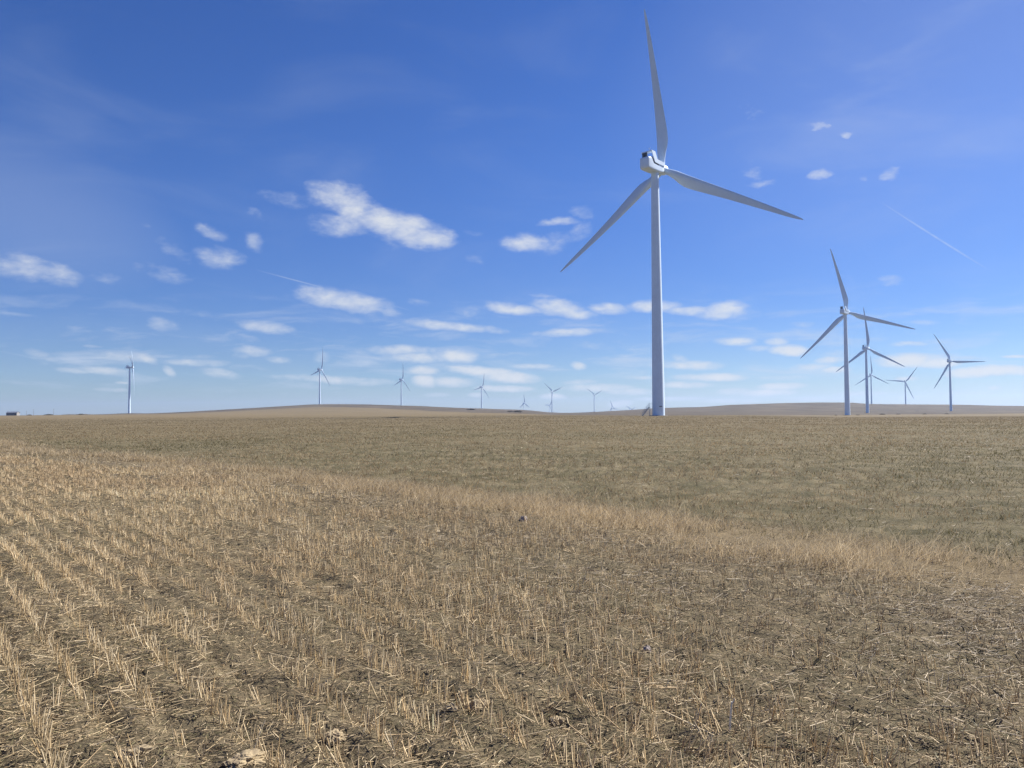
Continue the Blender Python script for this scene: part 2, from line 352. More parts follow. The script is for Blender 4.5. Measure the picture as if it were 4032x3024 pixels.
# ------------------------------------------------------------------ ground
def ground_mesh():
    az_f = np.radians(np.arange(-46, 46.001, .2)); az_b = np.radians(np.arange(50, 311, 4.0))
    A = np.concatenate([az_f, az_b]); r = [.25]
    while r[-1] < 9400: r.append(r[-1] + max(.03, r[-1] * (.016 if r[-1] < 80 else .022)))
    r = np.array(r); na, nr = len(A), len(r)
    X = np.sin(A)[None] * r[:, None]; Y = np.cos(A)[None] * r[:, None]
    V = np.stack([X, Y, ground(X, Y)], -1).reshape(-1, 3)
    i, j = np.meshgrid(np.arange(nr - 1), np.arange(na), indexing='ij'); j2 = (j + 1) % na
    Q = np.stack([i*na+j, (i+1)*na+j, (i+1)*na+j2, i*na+j2], -1).reshape(-1, 4)
    V = np.vstack([V, [[0, 0, float(ground(0., 0.))]]]); c = len(V) - 1
    x, y = V[:, 0], V[:, 1]
    p = .777 * x + .629 * y + (fbm(x, y, .35, 4) - .5) * 1.6; rr = np.hypot(x, y)
    q = -.629 * x + .777 * y
    bend = bendf(q)
    green = sst(p + bend, 9.0, 10.4)
    strip = sst(p + bend, 7.3, 7.9) * (1 - sst(p + bend, 9.0, 10.2)) * (1 - .7 * sst(q, 14, 40))
    u = x / np.maximum(y, 1)
    # ochre field beyond the green one, wider on the left
    d0 = 330 + 260 * sst(u, .05, .35) - 120 * sst(-u, .1, .6) + (fbm(x, y, 1/60., 12) - .5) * 120
    och = np.maximum(sst(y, 90, d0 + 60) * .9, .55 * sst(y, 30, 110))
    # pasture hills
    h0 = np.interp(u, [-.7, -.5, -.36, -.22, -.12, 0, .1, .19, .25, .4, .7], [900, 1000, 1250, 1250, 980, 640, 420, 300, 560, 740, 760]) + (fbm(x, y, 1/80., 14) - .5) * 90
    hill = sst(y, h0 - 25, h0 + 25)
    C = np.stack([green, np.maximum(strip, och * (1 - hill)), hill], -1)
    tri = [(c, k, (k + 1) % na) for k in range(na)]
    me = mesh_np('ground', V, Q, GROUND, col=C, smooth=True, attr='zone')
    return me
GROUND, q, b = material('field_ground', .95, .1)
pos = q.n('ShaderNodeNewGeometry').outputs['Position']
zone = q.n('ShaderNodeAttribute', attribute_name='zone').outputs['Color']
zs = q.n('ShaderNodeSeparateColor'); q.put(zs.inputs[0], zone)
n_f = q.noise(pos, 55, 5, .7); n_m = q.noise(pos, 3.5, 5, .6); n_l = q.noise(pos, .22, 4, .6)
st = q.vec('MULTIPLY', pos, (1, 1, 1))
n_xl = q.noise(pos, .02, 5, .62); n_h = q.noise(q.vec('MULTIPLY', pos, (.012, .03, .012)), 1.0, 7, .68); n_g = q.noise(pos, .9, 6, .7)
# straw fleck texture of the soil
soil = q.mix(q.smooth(q.math('ADD', q.math('MULTIPLY', n_f, .65), q.math('MULTIPLY', n_m, .35)), .40, .68), (.082, .066, .042), (.255, .20, .122))
soil = q.mix(q.smooth(n_l, .35, .7, 0, .35), soil, (.13, .115, .062))
grn = q.mix(q.smooth(n_g, .35, .68), (.080, .072, .038), (.175, .145, .086))
grn = q.mix(q.smooth(n_xl, .4, .7, 0, .6), grn, (.18, .142, .082))
och = q.mix(q.smooth(n_g, .3, .72), (.15, .115, .066), (.215, .165, .097))
och = q.mix(q.smooth(n_xl, .42, .68, 0, .5), och, (.165, .135, .08)); och = q.mix(q.smooth(n_h, .40, .66, 0, .55), och, (.115, .092, .052))
hil = q.mix(q.smooth(n_h, .36, .66), (.050, .041, .031), (.145, .116, .082))
hil = q.mix(q.smooth(n_xl, .45, .7, 0, .5), hil, (.10, .088, .056))
c1 = q.mix(zs.outputs[0], soil, grn); c2 = q.mix(zs.outputs[1], c1, och); c3 = q.mix(zs.outputs[2], c2, hil)
q.put(b.inputs['Base Color'], c3)
bp = q.n('ShaderNodeBump'); bp.inputs['Strength'].default_value = .7; bp.inputs['Distance'].default_value = .03
q.put(bp.inputs['Height'], q.math('ADD', n_f, q.math('MULTIPLY', n_m, 1.5))); q.put(b.inputs['Normal'], bp.outputs[0])
go = link('ground', ground_mesh()); tag(go, kind='structure')

# ------------------------------------------------------------------ straw and grass
def straw_mat(name, rough=.75, trans=.0):
    m, q, b = material(name, rough, .25)
    a = q.n('ShaderNodeAttribute', attribute_name='tint').outputs['Color']
    q.put(b.inputs['Base Color'], a)
    return m
STRAW = straw_mat('dry_straw', .6)
BLADE, q, b = material('dry_grass_blade', .7, .2)
_a = q.n('ShaderNodeAttribute', attribute_name='tint').outputs['Color']; q.put(b.inputs['Base Color'], _a)
_t = q.n('ShaderNodeBsdfTranslucent'); q.put(_t.inputs[0], _a); _m = q.n('ShaderNodeMixShader'); _m.inputs[0].default_value = .38
q.t.links.new(b.outputs[0], _m.inputs[1]); q.t.links.new(_t.outputs[0], _m.inputs[2]); q.t.links.new(_m.outputs[0], q.t.nodes['Material Output'].inputs[0])
def prisms(P, T, r, col, rt=.8):
    """three sided stalks from P to T"""
    n = len(P); d = T - P; L = np.linalg.norm(d, axis=1, keepdims=True); d = d / L
    ref = np.where(np.abs(d[:, 2:3]) < .9, np.array([[0, 0, 1.]]), np.array([[1., 0, 0]]))
    u = np.cross(d, ref); u /= np.linalg.norm(u, axis=1, keepdims=True); w = np.cross(d, u)
    a0 = rng.random((n, 1)) * math.tau; V = np.zeros((n, 6, 3))
    for k in range(3):
        o = u * np.cos(a0 + k * math.tau / 3) + w * np.sin(a0 + k * math.tau / 3)
        V[:, k] = P + o * r[:, None]; V[:, 3 + k] = T + o * (r * rt)[:, None]
    base = (np.arange(n) * 6)[:, None]
    Q = np.concatenate([base + np.array([[k, (k + 1) % 3, 3 + (k + 1) % 3, 3 + k]]) for k in range(3)], 0)
    C = np.repeat(col[:, None, :], 6, 1)
    return V.reshape(-1, 3), Q, C.reshape(-1, 3)
def ribbons(P, lean, h, w, col, k=2):
    """bent tapering grass blades; lean = horizontal tip offset"""
    n = len(P); a = rng.random(n) * math.tau; s = np.stack([np.cos(a), np.sin(a), np.zeros(n)], 1) * (w / 2)[:, None]
    V = np.zeros((n, 2 * (k + 1), 3))
    for i in range(k + 1):
        t = i / k; c = P.copy(); c[:, :2] += lean * (t ** 1.7); c[:, 2] += h * (t - .12 * t * t)
        f = 1 - .8 * t; V[:, 2 * i] = c - s * f; V[:, 2 * i + 1] = c + s * f
    m = 2 * (k + 1); base = (np.arange(n) * m)[:, None]
    Q = np.concatenate([base + np.array([[2*i, 2*i+1, 2*i+3, 2*i+2]]) for i in range(k)], 0)
    return V.reshape(-1, 3), Q, np.repeat(col[:, None, :], m, 1).reshape(-1, 3)
def palette(n, cols, w, jit=.12):
    c = np.array(cols)[rng.choice(len(cols), n, p=np.array(w) / np.sum(w))]
    return c * np.array([[1.02, .98, .925]]) * (1 + rng.normal(0, jit, (n, 1)))
def infield(x, y, m=1.3): return (y > 2.2) & (np.abs(x) < .70 * y + m)

PN, QN = np.array([.777, .629]), np.array([-.629, .777])   # across the drill rows, along them

def stubble():
    rows = np.arange(-24, 8.0, .265); V, T, R, C = [], [], [], []
    for pr in rows:
        qs = np.arange(-9, 62, .055); n = len(qs); qs = qs + rng.normal(0, .02, n)
        ps = pr + rng.normal(0, .010, n) + (vn(qs, np.full(n, pr), .4, 6) - .5) * .07; stray = rng.random(n) < .07; ps = np.where(stray, ps + rng.uniform(-.13, .13, n), ps)
        x = ps * PN[0] + qs * QN[0]; y = ps * PN[1] + qs * QN[1]
        edge = 7.55 + (fbm(x, y, .35, 4) - .5) * 1.6 - bendf(qs) - 1.5 * sst(qs, 18, 38)
        keep = infield(x, y) & (ps < edge) & (y < 62)
        # gaps along the row and thin patches
        dn = .5 * vn(qs, np.full(n, pr * 7), 1.3, 21) + .5 * fbm(x, y, .8, 22, 3)
        short = sst(ps, 3.6, 5.8) * (1 - sst(qs, 4, 8.5))
        prob = np.clip(sst(dn, .27, .55) * 1.25, 0.10, 1) * (1 - .3 * short) * np.clip(13 / np.maximum(y, 1), .16, 1)
        keep &= rng.random(n) < prob
        x, y, short, dn = x[keep], y[keep], short[keep], dn[keep]
        if not len(x): continue
        m = rng.integers(3, 8, len(x)); idx = np.repeat(np.arange(len(x)), m)
        cx, cy, sh = x[idx], y[idx], short[idx]; k = len(idx)
        X = cx + rng.normal(0, .017, k); Y = cy + rng.normal(0, .017, k)
        clean = (rng.normal(0, .16, (len(x), 2)))[idx]; tilt = clean + rng.normal(0, .11, (k, 2))
        flat = rng.random(k) < .07; tilt[flat] *= 4.5
        h = (.112 + rng.normal(0, .021, k)) * (1 - .38 * sh) * (.8 + .45 * dn[idx]); h = np.clip(h, .03, .2)
        Z = ground(X, Y) - .006; P = np.stack([X, Y, Z], 1)
        Tp = P.copy(); Tp[:, :2] += tilt * h[:, None]; Tp[:, 2] += h / np.sqrt(1 + (tilt ** 2).sum(1)) 
        sc = np.clip(Y / 13, 1, 3.2)
        V.append(P); T.append(Tp); R.append(0.0025 * sc * rng.uniform(.75, 1.25, k))
        tone = fbm(X, Y, .5, 33, 3)
        c = palette(k, [(.55, .445, .28), (.69, .59, .41), (.42, .315, .185), (.31, .26, .175), (.50, .37, .20)], [4, 2.6, 2.0, 1.3, 1.2])
        br = (.55 * sst(fbm(X, Y, .45, 35, 3), .42, .62) * sst(ps[keep][idx], .8, 3.5))[:, None]; c = c * (1 - br) + c.mean(1, keepdims=True) * np.array([[1.12, .80, .46]]) * br
        c *= (.70 + .55 * tone)[:, None]; c = c * (1 - .15 * sh[:, None]) * (1 - .2 * sst(Y, 13, 34))[:, None]; C.append(c)
    return np.vstack(V), np.vstack(T), np.concatenate(R), np.vstack(C)
P, T, R_, C = stubble()
V, Q, Cc = prisms(P, T, R_, np.clip(C, .02, .8)); print('stubble', len(P))
tag(link('stubble', mesh_np('stubble', V, Q, STRAW, Cc)), 'cut straw stubble standing in drill rows across the foreground', 'stubble', kind='stuff')

def scatter(n, ymin, ymax, power):
    """points in the visible fan, density falling with distance"""
    yy = (ymin ** power + rng.random(n) * (ymax ** power - ymin ** power)) ** (1 / power)
    return (rng.random(n) * 2 - 1) * (.70 * yy + 1.3), yy
def litter():
    x, y = scatter(95000, 2.3, 40, .55)
    p = x * PN[0] + y * PN[1]; qv = x * QN[0] + y * QN[1]
    keep = ((p < 7.9 - bendf(qv)) | (rng.random(len(x)) < .14)) & (rng.random(len(x)) < .25 + .9 * sst(fbm(x, y, .8, 41, 3), .33, .66)); x, y = x[keep], y[keep]; n = len(x)
    L = np.clip(rng.gamma(2.0, .036, n), .02, .30); a = rng.random(n) * math.tau
    ca = rng.random(n) < .45; a = np.where(ca, rng.normal(.25, .45, n), a)
    z = ground(x, y) + rng.random(n) ** 2 * .045 + .004; tz = rng.normal(0, .10, n) * L
    P = np.stack([x, y, z], 1); T = P + np.stack([np.cos(a) * L, np.sin(a) * L, tz], 1); T[:, 2] = np.maximum(T[:, 2], ground(T[:, 0], T[:, 1]) + .003)
    c = palette(n, [(.48, .39, .245), (.64, .54, .37), (.36, .28, .165), (.25, .20, .13)], [4, 1.6, 2.8, 1.6], .14)
    pp = x * PN[0] + y * PN[1]; gs = sst(pp, 3.0, 5.5)[:, None]; c = c * (1 - .08 * gs) ; c = c * (1 - .25 * gs) + c.mean(1, keepdims=True) * .25 * gs
    return prisms(P, T, .0019 * np.clip(y / 9, 1, 3) * rng.uniform(.6, 1.35, n), np.clip(c, .02, .85), 1.0)
V, Q, Cc = litter(); print('litter', len(V) // 6)
tag(link('straw_litter', mesh_np('straw_litter', V, Q, STRAW, Cc)), 'loose broken straw lying flat between the stubble rows', 'straw', kind='stuff')

def chaff():
    x, y = scatter(170000, 2.3, 24, .5); p = x * PN[0] + y * PN[1]; keep = p < 8.2; x, y = x[keep], y[keep]; n = len(x)
    L = rng.uniform(.012, .06, n); a = rng.random(n) * math.tau; z = ground(x, y) + rng.random(n) * .018 + .002
    P = np.stack([x, y, z], 1); T = P + np.stack([np.cos(a) * L, np.sin(a) * L, rng.normal(0, .22, n) * L], 1)
    c = palette(n, [(.42, .33, .20), (.56, .46, .30), (.25, .195, .12), (.16, .145, .075)], [3, 1.4, 2.8, 2.2], .16)
    return prisms(P, T, .0019 * np.clip(y / 7, 1, 3) * rng.uniform(.6, 1.5, n), np.clip(c, .02, .8), .7)
V, Q, Cc = chaff()
tag(link('chaff', mesh_np('chaff', V, Q, STRAW, Cc)), 'fine grey brown chaff and bits of straw covering the soil', 'chaff', kind='stuff')

def strip_grass():
    n = 125000; qv = 3 + 62 * rng.random(n) ** 1.5 - 9; pc = 8.45 + rng.normal(0, .45, n) + .32 * rng.standard_t(3, n)
    x = 0; ps = pc - bendf(qv); x = ps * PN[0] + qv * QN[0]; y = ps * PN[1] + qv * QN[1]
    ps2 = ps + (fbm(x, y, .35, 4) - .5) * -1.6; x = ps2 * PN[0] + qv * QN[0]; y = ps2 * PN[1] + qv * QN[1]
    keep = infield(x, y) & (rng.random(n) < 1 - .75 * sst(qv, 14, 40)) & (rng.random(n) < .06 + .8 * sst(fbm(x, y, .8, 51, 4), .34, .66)); x, y, qv = x[keep], y[keep], qv[keep]; n = len(x)
    h = np.clip(rng.normal(.15, .05, n), .04, .34) * (.45 + 1.1 * fbm(x, y, .7, 52, 3)); z = ground(x, y) - .01
    lean = rng.normal(0, .55, (n, 2)) * h[:, None] + np.array([.30, -.12]) * h[:, None]
    c = palette(n, [(.48, .40, .27), (.60, .515, .37), (.42, .33, .20), (.31, .25, .16)], [4, 2, 2.0, 1.4], .1)
    c = c * (.85 + .3 * fbm(x, y, .4, 53, 2))[:, None]
    return ribbons(np.stack([x, y, z], 1), lean, h, .0055 * np.clip(y / 9, 1, 4.5), np.clip(c, .02, .8), 3)
V, Q, Cc = strip_grass()
tag(link('dry_grass', mesh_np('dry_grass', V, Q, BLADE, Cc)), 'strip of taller golden dry grass dividing stubble from green field', 'grass', kind='stuff')

def green_field():
    x, y = scatter(360000, 6.5, 420, .36); p = x * PN[0] + y * PN[1] + (fbm(x, y, .35, 4) - .5) * 1.6 + bendf(x * QN[0] + y * QN[1])
    keep = p > 8.8 - 1.8 * sst(x * QN[0] + y * QN[1], 18, 38); x, y = x[keep], y[keep]; n = len(x)
    pa = .5 * fbm(x, y, .35, 61, 4) + .5 * fbm(x * .6, y * .35, .3, 63, 4); pb = fbm(x, y * .5, .09, 62, 3)
    tan = np.clip(.40 + 2.6 * (pa - .48) + 2.0 * (pb - .5) + .35 * sst(y, 35, 120) + .4 * sst(-x / y, .12, .5) * sst(y, 18, 45) + .5 * (1 - sst(p[keep], 9, 13)) * (pa > .45), .05, .95)
    h = np.clip(rng.normal(.075, .025, n), .02, .2) * (.6 + .9 * pa) * (1 - .8 * sst(y, 90, 380)); z = ground(x, y) - .008
    thin = rng.random(n) < .35 + 1.2 * sst(fbm(x, y, .5, 66, 3), .3, .6); x, y, h, z, tan, pa = x[thin], y[thin], h[thin], z[thin], tan[thin], pa[thin]; n = len(x)
    it = rng.random(n) < tan
    c = np.where(it[:, None], palette(n, [(.25, .195, .118), (.35, .285, .185), (.215, .15, .085)], [3, 1.6, 2], .12),
                 palette(n, [(.094, .088, .040), (.122, .112, .054), (.07, .067, .032), (.165, .142, .083)], [3, 2, 2, 2], .14))
    far = (.85 * sst(y, 30, 130))[:, None]; c = c * (1 - far) + np.array([[.19, .15, .09]]) * far
    lean = rng.normal(0, .8, (n, 2)) * h[:, None]
    return ribbons(np.stack([x, y, z], 1), lean, h, .0075 * np.clip((y / 10) ** .95, 1, 20), np.clip(c, .02, .8), 2)
V, Q, Cc = green_field(); print('green', len(V) // 6)
tag(link('field_grass', mesh_np('field_grass', V, Q, BLADE, Cc)), 'short olive green and tan growth covering the field beyond the grass strip', 'grass', kind='stuff')

# ------------------------------------------------------------------ wind turbines
PAINT = plain('turbine_paint', (.64, .77, .91), .42, .4, .06, .35)
PAINT2 = plain('blade_paint', (.55, .68, .84), .38, .4, .05, .25)
DARK = plain('gap_shade_and_door', (.05, .055, .065), .6, .3, .2)  # near black: painted shade of the nacelle side gaps, also the shed door
RAD = plain('radiator_metal', (.10, .12, .15), .45, .4, .25, 6)
STEEL = plain('galvanised_steel', (.45, .47, .49), .45, .5, .2, 4)
CONC = plain('concrete', (.22, .20, .17), .9, .2, .2, 2)

def circ(r, z, n=48): return [(r * math.cos(t), r * math.sin(t), z) for t in np.linspace(0, math.tau, n, endpoint=False)]
mb = MB(); RG = []
seams = [0, 14, 32, 54, 77.9]
for k in range(4):
    for z in np.linspace(seams[k], seams[k + 1], 7)[:-1] if k < 3 else np.linspace(seams[k], seams[k + 1], 7):
        r = 1.98 + (1.2 - 1.98) * (z / 78) ** 1.05
        if k and z == seams[k]:                       # flange joint: a shallow groove
            RG += [circ(r, z - .12), circ(r - .025, z - .1), circ(r - .025, z + .02), circ(r, z + .04)]
        else: RG.append(circ(r, z))
mb.rings(RG); TOWER = mb.mesh('tower', PAINT, True, 30)
mb = MB(); mb.rings([circ(2.9, -1.2), circ(2.9, .10), circ(2.75, .16), circ(2.3, .17)]); FOUND = mb.mesh('foundation', CONC, True, 30)

def sup(y, w, zt, zb, e=9, n=56):
    P = []
    for t in np.linspace(0, math.tau, n, endpoint=False):
        c, s = math.cos(t), math.sin(t)
        a = math.copysign(abs(c) ** (2 / e), c); bq = math.copysign(abs(s) ** (2 / e), s)
        P.append((w * a, y, (zt + zb) / 2 + (zt - zb) / 2 * bq))
    return P
mb = MB()
mb.rings([sup(-6.25, 1.05, 1.1, -1.0, 3), sup(-6.18, 1.4, 1.5, -1.4, 4), sup(-5.9, 1.66, 1.78, -1.75), sup(-5.3, 1.76, 1.88, -1.9), sup(-3, 1.78, 1.9, -1.95, 10),
          sup(-.5, 1.78, 1.9, -1.95, 10), sup(1.2, 1.76, 1.82, -1.85, 10), sup(2.6, 1.7, 1.66, -1.6, 8), sup(3.15, 1.55, 1.5, -1.45, 4), sup(3.3, 1.3, 1.25, -1.25, 3)])
mb.rings([[(x, y, z - .0) for x, y, z in circ(1.32, -2.15, 40)], circ(1.34, -1.7, 40)])
NAC = mb.mesh('nacelle', PAINT, True, 32)
mb = MB(); leg = [(-4.67, 4.0), (-2.55, 3.97), (-1.25, 1.72), (3.0, 1.55), (3.0, .35), (-.55, .38), (-2.75, .55)]
for s in (-1, 1): mb.prism(leg, s * 1.74, s * 1.93)
mb.box((0, -3.6, 3.9), (3.47, 2.0, .16)); mb.box((0, -4.5, 3.74), (3.47, .22, .16)); mb.box((0, -4.5, 1.98), (3.47, .22, .16))
COOL = mb.mesh('cooler_frame', PAINT)
mb = MB(); mb.box((-.83, -4.5, 2.86), (1.76, .14, 1.58))
for i in range(13): mb.box((-1.62 + i * .132, -4.61, 2.86), (.03, .1, 1.5))
RADI = mb.mesh('radiator', RAD)
mb = MB(); mb.box((.14, -4.5, 2.86), (.1, .1, 1.58)); mb.box((.4, -4.5, 3.3), (.46, .05, .05)); mb.box((.4, -4.5, 2.5), (.46, .05, .05)); BRK = mb.mesh('bracket', STEEL)
mb = MB(); gap_outline = [(-4.35, 1.85), (-3.15, .12), (-.45, -.08), (-.45, .33), (-2.8, .5), (-4.0, 2.1)]  # proud dark strips standing in for the shaded gap behind each cooler leg
for s in (-1, 1): mb.prism(gap_outline, s * 1.70, s * 1.80)
GAP_SHADE = mb.mesh('gap_shade_strip', DARK)
mb = MB(); mb.tube((.3, -3.4, 3.98), (.3, -3.4, 5.1), .03, 6); mb.box((.3, -3.4, 5.1), (.5, .05, .05)); mb.tube((.05, -3.4, 5.1), (.05, -3.4, 5.35), .05, 6); mb.tube((.55, -3.4, 5.1), (.55, -3.4, 5.35), .05, 6)
MAST = mb.mesh('weather_mast', STEEL)
def ycirc(r, y, n=32): return [(r * math.cos(t), y, r * math.sin(t)) for t in np.linspace(0, math.tau, n, endpoint=False)]
mb = MB(); mb.rings([ycirc(1.2, -1.15), ycirc(1.55, -1.1), ycirc(1.68, -.5), ycirc(1.68, .5), ycirc(1.55, 1.2), ycirc(1.2, 1.8), ycirc(.7, 2.2), ycirc(.2, 2.36)])
HUB = mb.mesh('hub', PAINT, True, 50)
def blade():
    st = [(1.0, .95, 0), (2.2, .95, 0), (3.4, .95, .1), (5.2, 1.0, .45), (7.2, 1.02, .85), (9.2, 1.03, 1), (12, 1.0, 1), (16, .96, 1), (21, .90, 1), (26, .83, 1), (31, .75, 1), (36, .66, 1), (41, .56, 1), (45, .46, 1), (48, .36, 1), (49.6, .26, 1), (50.4, .10, 1)]
    chs = np.interp([s[0] for s in st], [1, 2.6, 5.2, 8, 10, 13, 18, 26, 36, 45, 49, 50.4], [1.9, 1.9, 2.75, 3.6, 3.75, 3.6, 3.15, 2.5, 1.8, 1.15, .7, .22])
    ths = np.interp([s[0] for s in st], [1, 2.6, 6, 10, 20, 35, 50.4], [1.0, 1.0, .52, .34, .23, .18, .16])
    R, n = [], 24
    for (r, le, bl), c, th in zip(st, chs, ths):
        t = r / 50.4; tw = math.radians(13 * (1 - t) ** 2.0 - 1); ring = []
        yo = 2.3 * t - 4.2 * t * t
        for k in range(n):
            a = math.tau * k / n; xc = (1 - math.cos(a)) / 2
            yc = 5 * th * (.2969 * math.sqrt(xc) - .126 * xc - .3516 * xc**2 + .2843 * xc**3 - .1015 * xc**4) * (1 if a < math.pi else -1) * c
            af = np.array([-le + xc * c, yc + .02 * c * math.sin(math.pi * xc)])
            ci = np.array([-.95 * math.cos(a), .95 * math.sin(a)]) * c / 1.9 if bl < 1 else af
            w = ci * (1 - bl) + af * bl
            ring.append((w[0] * math.cos(tw) - w[1] * math.sin(tw), w[0] * math.sin(tw) + w[1] * math.cos(tw) + yo, r))
        R.append(ring)
    return MB().rings(R).mesh('blade', PAINT2, True, 45)
BLADEM = blade()

TILT = math.radians(5)
GRP = 'white wind turbines of the wind farm'
def turbine():
    root = bpy.data.objects.new('wind_turbine', None); COL.objects.link(root); root.empty_display_size = 4
    link('foundation', FOUND, root); link('tower', TOWER, root)
    na = link('nacelle', NAC, root, (0, 0, HUBZ))
    for nm, me in (('cooler_frame', COOL), ('radiator', RADI), ('bracket', BRK), ('gap_shade_strip', GAP_SHADE), ('weather_mast', MAST)): link(nm, me, na)
    hb = link('hub', HUB, root, (0, OVER, HUBZ), (TILT, 0, 0))
    for k in range(3): link('blade', BLADEM, root, (0, OVER, HUBZ)).scale = (1.03, 1, 1.03)
    return root
proto = turbine()
for i, ((bx, D, hy, yaw, ph, lab), (x, y, z)) in enumerate(zip(TUR, SPOT)):
    o = proto if i == 0 else copy_thing(proto)
    o.location = (x, y, z); o.rotation_euler = (0, 0, -math.radians(yaw))
    if i < 2: o.scale = (1.013,) * 3 if i == 0 else (1, 1, 1)     # the nearest one is a slightly bigger model
    k = 0
    for ch in o.children:
        if ch.name.startswith('blade'):
            ch.rotation_euler = (Matrix.Rotation(TILT, 3, 'X') @ Matrix.Rotation(math.radians(ph) + k * math.tau / 3, 3, 'Y')).to_euler(); k += 1
            if D > 4000: ch.scale = (2.0, 1.6, 1.06)      # far off, a broader bladed model
    tag(o, lab, 'wind turbine', GRP)
# entry steps of the nearest turbine: they leave the tower to the left of the view
yw = math.radians(TUR[0][3]); Rz = np.array([[math.cos(yw), -math.sin(yw), 0], [math.sin(yw), math.cos(yw), 0], [0, 0, 1]])
def steps(mb, rail):
    zt = 2.9; x1, x2 = -2.9, -5.2
    if not rail:
        mb.box((-2.4, 0, zt), (1.1, 1.0, .08))
        for s in (-.5, .5):
            a = math.atan2(zt, x1 - x2)
            R = np.array([[math.cos(a), 0, -math.sin(a)], [0, 1, 0], [math.sin(a), 0, math.cos(a)]])
            mb.box(((x1 + x2) / 2, s, zt / 2), (math.hypot(zt, x1 - x2) + .1, .05, .16), R)
            mb.box((-2.85, s * .94, zt / 2 - .1), (.08, .08, zt))
        for i in range(11):
            t = (i + .5) / 11; mb.box((x2 + (x1 - x2) * t, 0, zt * t), (.2, .92, .03))
    else:
        for s in (-.5, .5):
            for h in (1.1, .58):
                mb.tube((x2, s, h), (x1, s, zt + h), .028, 6); mb.tube((x1, s, zt + h), (-1.95, s, zt + h), .028, 6)
            for t in (0, .33, .66, 1.0): mb.tube((x2 + (x1 - x2) * t, s, zt * t), (x2 + (x1 - x2) * t, s, zt * t + 1.1), .028, 6)
    return mb
def local(mb): mb.v = [tuple(Rz @ np.array(p)) for p in mb.v]; return mb
sc = link('staircase', local(steps(MB(), False)).mesh('staircase', STEEL), proto)
link('handrail', local(steps(MB(), True)).mesh('handrail', STEEL), sc)
mb = MB(); mb.box((.35, -2.0, 3.0), (.9, .22, .22)); link('cable_box', local(mb).mesh('cable_box', RAD), proto)

# ------------------------------------------------------------------ far left: shed, poles, mound; scrub
WALL = plain('shed_cladding', (.10, .115, .15), .6, .3, .15, .5); PALE = plain('pale_cladding', (.27, .26, .25), .6, .3, .1, .5); ROOFM = plain('shed_roof', (.13, .145, .18), .5, .4, .12, .6)
WOOD = plain('weathered_wood', (.16, .13, .10), .85, .2, .3, 2)
def gz(x, y): return float(ground(np.array([x]), np.array([y]))[0])
def gpt(px, D):
    p = at(px, 1625, D); return p[0], D, gz(p[0], D)
sx, sy, sz = gpt(51, 930)
shed = bpy.data.objects.new('shed', None); COL.objects.link(shed); shed.location = (sx, sy, sz); shed.rotation_euler = (0, 0, math.radians(4))
tag(shed, 'dark blue grey gable roofed farm shed alone on the far left horizon', 'shed')
mb = MB(); mb.box((0, 0, 1.6), (12.0, 6.5, 3.6)); link('wall', mb.mesh('wall', WALL), shed)
mb = MB(); mb.prism([(-3.25, -.2), (3.25, -.2), (3.25, 3.4), (0, 4.75), (-3.25, 3.4)], 6.003, 6.15); o = link('gable_wall', mb.mesh('gable_wall', PALE), shed); o['label'] = 'pale end wall catching the sun'
mb = MB(); mb.prism([(-3.6, 3.36), (0, 4.9), (3.6, 3.36), (3.6, 3.55), (0, 5.1), (-3.6, 3.55)], -6.25, 6.5)
link('roof', mb.mesh('roof', ROOFM), shed)
mb = MB(); mb.box((4.4, -3.27, 1.4), (2.2, .06, 3.2)); link('door', mb.mesh('door', DARK), shed)

def pole_mesh(h): 
    return MB().tube((0, 0, -.6), (0, 0, h), .17, 8, .12).mesh('pole', WOOD), MB().box((0, 0, h - .5), (2.2, .14, .16)).tube((-.9, 0, h - .42), (-.9, 0, h - .15), .06, 6).tube((.9, 0, h - .42), (.9, 0, h - .15), .06, 6).mesh('crossarm', WOOD)
for px, D, h, lab in ((104, 1250, 7.5, 'shortest thin utility pole, the one nearest the farm shed'), (132, 1250, 9.5, 'thin utility pole between the shortest pole and the tallest pole'), (211, 1300, 10.5, 'tallest thin utility pole, between the shed and the lone side-on turbine')):
    x, y, z = gpt(px, D); r = bpy.data.objects.new('utility_pole', None); COL.objects.link(r); r.location = (x, y, z)
    a, c = pole_mesh(h); link('pole', a, r); link('crossarm', c, r); tag(r, lab, 'pole', 'utility poles on the left horizon')

LEAF, q, b = material('scrub_leaf', .9, .1)
nn = q.noise(q.n('ShaderNodeTexCoord').outputs['Object'], 2.5, 3); q.put(b.inputs['Base Color'], q.mix(nn, (.045, .042, .03), (.12, .10, .07)))
def shrub():
    n = 1500; d = rng.normal(0, 1, (n, 3)); d /= np.linalg.norm(d, axis=1, keepdims=True); r = rng.random(n) ** .45
    lob = .75 + .5 * vn(d[:, 0] * 2 + 5, d[:, 1] * 2 + d[:, 2] * 3 + 5, 1.3, 71); P = d * (r * lob)[:, None] * np.array([1, .9, .62]); P[:, 2] = np.abs(P[:, 2] + .1)
    a = rng.normal(0, 1, (n, 3)); a /= np.linalg.norm(a, axis=1, keepdims=True); c = np.cross(a, d); c /= np.linalg.norm(c, axis=1, keepdims=True) + 1e-6
    s = rng.uniform(.03, .075, (n, 1)); V = np.stack([P - a * s - c * s * .6, P + a * s - c * s * .6, P + a * s + c * s * .6, P - a * s + c * s * .6], 1).reshape(-1, 3)
    return mesh_np('foliage', V, np.arange(4 * n).reshape(-1, 4), LEAF)
stem = MB()
for k in range(7):
    a = k * 0.9; stem.tube((.05 * math.cos(a), .05 * math.sin(a), -.1), (.45 * math.cos(a), .45 * math.sin(a), .5 + .05 * (k % 3)), .03, 5, .01)
STEM = stem.mesh('stem', WOOD); FOL = shrub()
